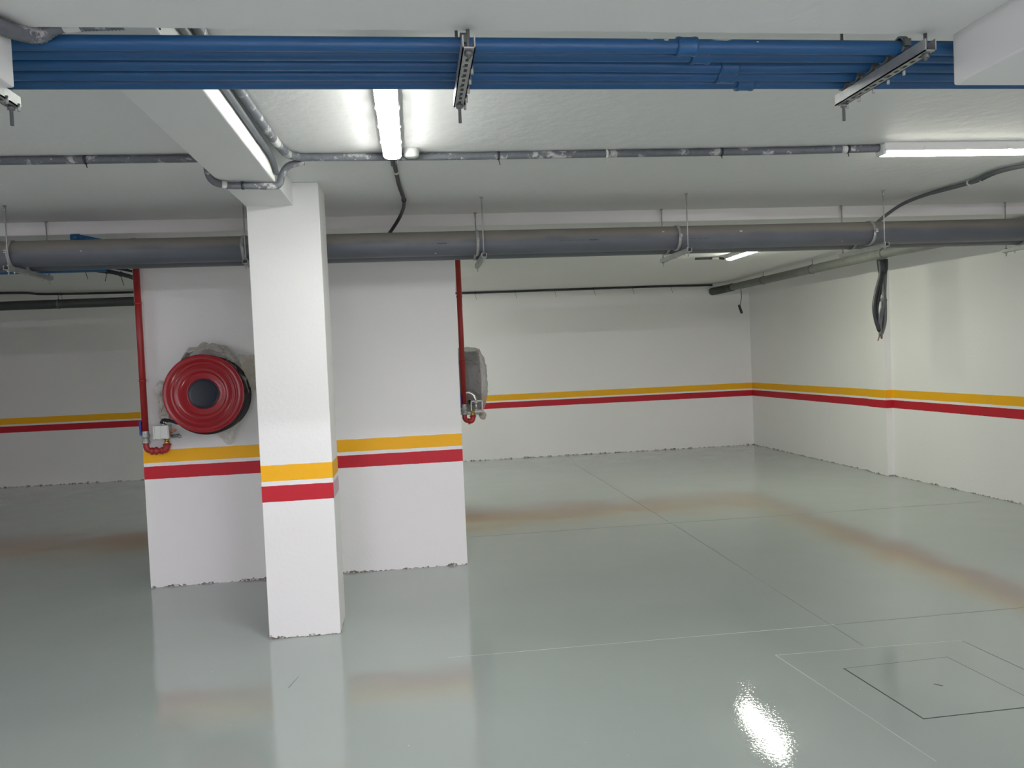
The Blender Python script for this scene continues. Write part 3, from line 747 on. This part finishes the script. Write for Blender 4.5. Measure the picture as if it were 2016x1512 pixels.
def riser(loc, rz, top, label, span=0.142):
    """local: pipe centre at the origin, wall at y=+0.04; elbows run towards +x"""
    r = empty('fire_water_pipe', loc, label, 'pipe', 'red fire water pipes feeding the hose reels', rz)
    z0 = 0.10
    b = MB(); b.tube([(0, 0, z0 + 0.085), (0, 0, top)], 0.0225, 24); b.build('pipe_run', M_redpipe, r)
    b = MB(); b.lathe([(0.022, z0 + 0.0), (0.028, z0 + 0.002), (0.028, z0 + 0.018), (0.023, z0 + 0.022), (0.023, z0 + 0.040), (0.029, z0 + 0.044), (0.029, z0 + 0.064), (0.024, z0 + 0.070), (0.024, z0 + 0.090)], (0, 0, 0), 'z', 16); b.build('union', M_galv, r)
    b = MB(); b.box(-0.036, -0.022, -0.020, 0.006, z0 + 0.060, z0 + 0.165); b.build('valve_handle', M_bluehandle, r, bevel=0.003)
    b = MB(); b.tube(smooth_path([(0.0, 0, z0 + 0.005), (0.0, 0, z0 - 0.025), (0.012, 0, z0 - 0.045), (0.036, 0, z0 - 0.055)], 5), 0.020, 20)
    b.lathe([(0.020, z0 - 0.002), (0.025, z0 - 0.002), (0.025, z0 + 0.006), (0.02, z0 + 0.006)], (0, 0, 0), 'z', 20); b.build('elbow', M_redpipe, r)
    b = MB(); b.lathe([(a_, 0.030 + (b_ - 0.030) * (span - 0.058) / 0.084) for a_, b_ in [(0.019, 0.030), (0.027, 0.032), (0.027, 0.044), (0.018, 0.048), (0.018, 0.058), (0.030, 0.060), (0.030, 0.074), (0.020, 0.080), (0.018, 0.10), (0.026, 0.10), (0.026, 0.112), (0.018, 0.114)]], (0, 0, z0 - 0.056), 'x', 16); b.build('union', M_redpipe, r)
    b = MB(); b.tube(smooth_path([(span - 0.038, 0, z0 - 0.056), (span - 0.012, 0, z0 - 0.052), (span, 0, z0 - 0.030), (span, 0, z0 - 0.014)], 5), 0.022, 20); b.lathe([(0.020, z0 - 0.022), (0.028, z0 - 0.022), (0.028, z0 - 0.008), (0.020, z0 - 0.008)], (span, 0, 0), 'z', 20); b.build('elbow', M_redpipe, r)
    b = MB(); b.lathe([(0.012, z0 - 0.012), (0.020, z0 - 0.012), (0.020, z0 + 0.010), (0.015, z0 + 0.012), (0.015, z0 + 0.020), (0.021, z0 + 0.022), (0.021, z0 + 0.033), (0.012, z0 + 0.033)], (span, 0, 0), 'z', 12); b.build('brass_fitting', M_brass, r)
    for zz in (0.55, 1.10):
        b = MB(); b.lathe([(0.0226, zz - 0.008), (0.0255, zz - 0.008), (0.0255, zz + 0.008), (0.0226, zz + 0.008)], (0, 0, 0), 'z', 20); b.box(-0.006, 0.006, 0.02, 0.055, zz - 0.006, zz + 0.006); b.build('pipe_clip', M_redpipe, r)
    return r

hr = hose_reel((-1.468, 5.645, 1.398), 0, 'red fire hose reel facing the viewer, left of the column', False)
riser((-1.930, 5.835, 0.955), 0, 1.556, 'red water pipe down the left edge of the wall block beside the red hose reel')
# torn wrapping still hanging on the reel
wr = empty('plastic_wrap', (-1.465, 5.660, 1.398), 'torn clear plastic wrapping left around the rim of the red hose reel', 'plastic wrap')
def arc(a0, a1, r0, r1, y0, y1):
    def fn(u, v):
        a = a0 + (a1 - a0) * u; q = 1 - abs(2 * u - 1) ** 3
        R = r0 + (r1 - r0) * q * math.sin(PI * v * 0.5 + 0.35)
        return (R * math.cos(a), y0 + (y1 - y0) * v, R * math.sin(a))
    return fn
film_sheet(wr, 'rim_wrap', arc(2.10, 0.85, 0.282, 0.345, -0.006, 0.16), 46, 14, M_tape, 0.020, 1.3)
film_sheet(wr, 'rim_wrap', arc(2.2, 0.9, 0.285, 0.350, 0.03, 0.20), 46, 14, M_film, 0.022, 5.1)
film_sheet(wr, 'loose_flap', lambda u, v: (0.14 + 0.14 * u, -0.020 + 0.07 * v + 0.03 * u, 0.262 - 0.17 * u - 0.12 * v * (0.3 + 0.7 * u)), 20, 14, M_film, 0.012, 2.2)
film_sheet(wr, 'side_flap', lambda u, v: (0.215 + 0.04 * u + 0.14 * v, 0.14 + 0.05 * math.sin(3 * v), 0.27 - (0.24 + 0.04 * v) * u - 0.02 * v), 26, 12, M_tape, 0.016, 8.2)
film_sheet(wr, 'hanging_tail', lambda u, v: (0.035 + 0.17 * v + (0.075 - 0.12 * v) * u, 0.06 + 0.08 * v, -0.265 + 0.085 * v - (0.10 + 0.04 * math.sin(PI * v)) * u * 0.95 - 0.03 * v * u), 22, 16, M_film, 0.012, 3.3)
def bag(cx, cy, cz, rx, ry, rz_, seed):
    def fn(u, v):
        a = 2 * PI * u; t = PI * (0.02 + 0.96 * v)
        return (cx + rx * math.sin(t) * math.cos(a), cy + ry * math.sin(t) * math.sin(a), cz + rz_ * math.cos(t))
    return fn
film_sheet(wr, 'bunched_film', bag(-0.310, 0.10, 0.045, 0.050, 0.035, 0.060, 1), 26, 20, M_film, 0.020, 11.0)
film_sheet(wr, 'bunched_film', bag(-0.302, 0.12, -0.08, 0.052, 0.04, 0.115, 1), 28, 26, M_tape, 0.022, 17.0)

# second reel, on the far side face of the block, still fully wrapped
hr2 = hose_reel((0.562, 7.06, 1.372), PI / 2, 'fire hose reel wrapped in cloudy plastic on the right side of the wall block', True)
riser((0.395, 6.60, 0.990), 0, 1.610, 'red water pipe down the right edge of the wall block', span=0.070)
# its nozzle holder: an open steel frame turned to the viewer
def bar(p, q_, rad, name, material, parent, seg=8):
    b = MB(); b.tube([p, q_], rad, seg); return b.build(name, material, parent)
hf = empty('nozzle_frame', (0.50, 6.60, 1.165), 'small open steel nozzle holder frame in front of the plastic wrapped reel', 'nozzle holder')
b = MB()
for (x0, x1, z0, z1) in ((-0.050, 0.052, 0.034, 0.042), (-0.050, 0.052, -0.050, -0.042), (0.044, 0.052, -0.050, 0.042), (-0.050, -0.042, -0.050, 0.042)):
    b.box(x0, x1, -0.012, 0.012, z0, z1)
fr = b.build('frame', M_galv, hf)
b = MB(); b.box(-0.178, 0.052, 0.010, 0.036, -0.060, -0.051); b.build('wall_arm', M_galv, hf)
b = MB(); b.tube([(-0.004, -0.004, -0.040), (-0.004, -0.004, 0.032)], [0.010, 0.010], 12); b.build('spindle', M_chrome, hf)
b = MB(); b.lathe([(0.0, 0.020), (0.024, 0.022), (0.024, 0.030), (0.0, 0.032)], (-0.004, -0.004, 0), 'z', 16); b.build('spindle_cap', M_chrome, hf)
b = MB(); b.lathe([(0.0, -0.040), (0.024, -0.038), (0.024, -0.030), (0.0, -0.028)], (-0.004, -0.004, 0), 'z', 16); b.build('spindle_foot', M_chrome, hf)
b = MB(); b.tube(smooth_path([(-0.095, 0.0, 0.108), (-0.060, 0.0, 0.112), (-0.025, 0.0, 0.090), (-0.004, 0.0, 0.042)], 6), 0.012, 14); b.build('hose_bend', M_chrome, hf)
wb = empty('plastic_wrap', (0.562, 7.06, 1.372), 'cloudy plastic bag tied over the right hose reel', 'plastic wrap')
def drumbag(u, v):
    a = 2 * PI * u
    # profile along the axis x: from the wall, over the rim, to the front
    prof = [(-0.222, 0.20), (-0.20, 0.285), (-0.10, 0.293), (-0.02, 0.292), (0.015, 0.282), (0.045, 0.22), (0.070, 0.12), (0.078, 0.0)]
    t = v * (len(prof) - 1); k = min(len(prof) - 2, int(t)); q = t - k
    x = prof[k][0] * (1 - q) + prof[k+1][0] * q; R = prof[k][1] * (1 - q) + prof[k+1][1] * q
    R *= 1 + 0.03 * math.sin(9 * a + 2)
    z = R * math.sin(a)
    if math.sin(a) < -0.6: z -= 0.02
    return (x, R * math.cos(a), z)
film_sheet(wb, 'bag', drumbag, 90, 28, M_film2, 0.012, 4.4)
film_sheet(wb, 'knotted_tail', bag(0.02, -0.05, -0.325, 0.030, 0.03, 0.040, 1), 18, 16, M_tape, 0.012, 21.0)
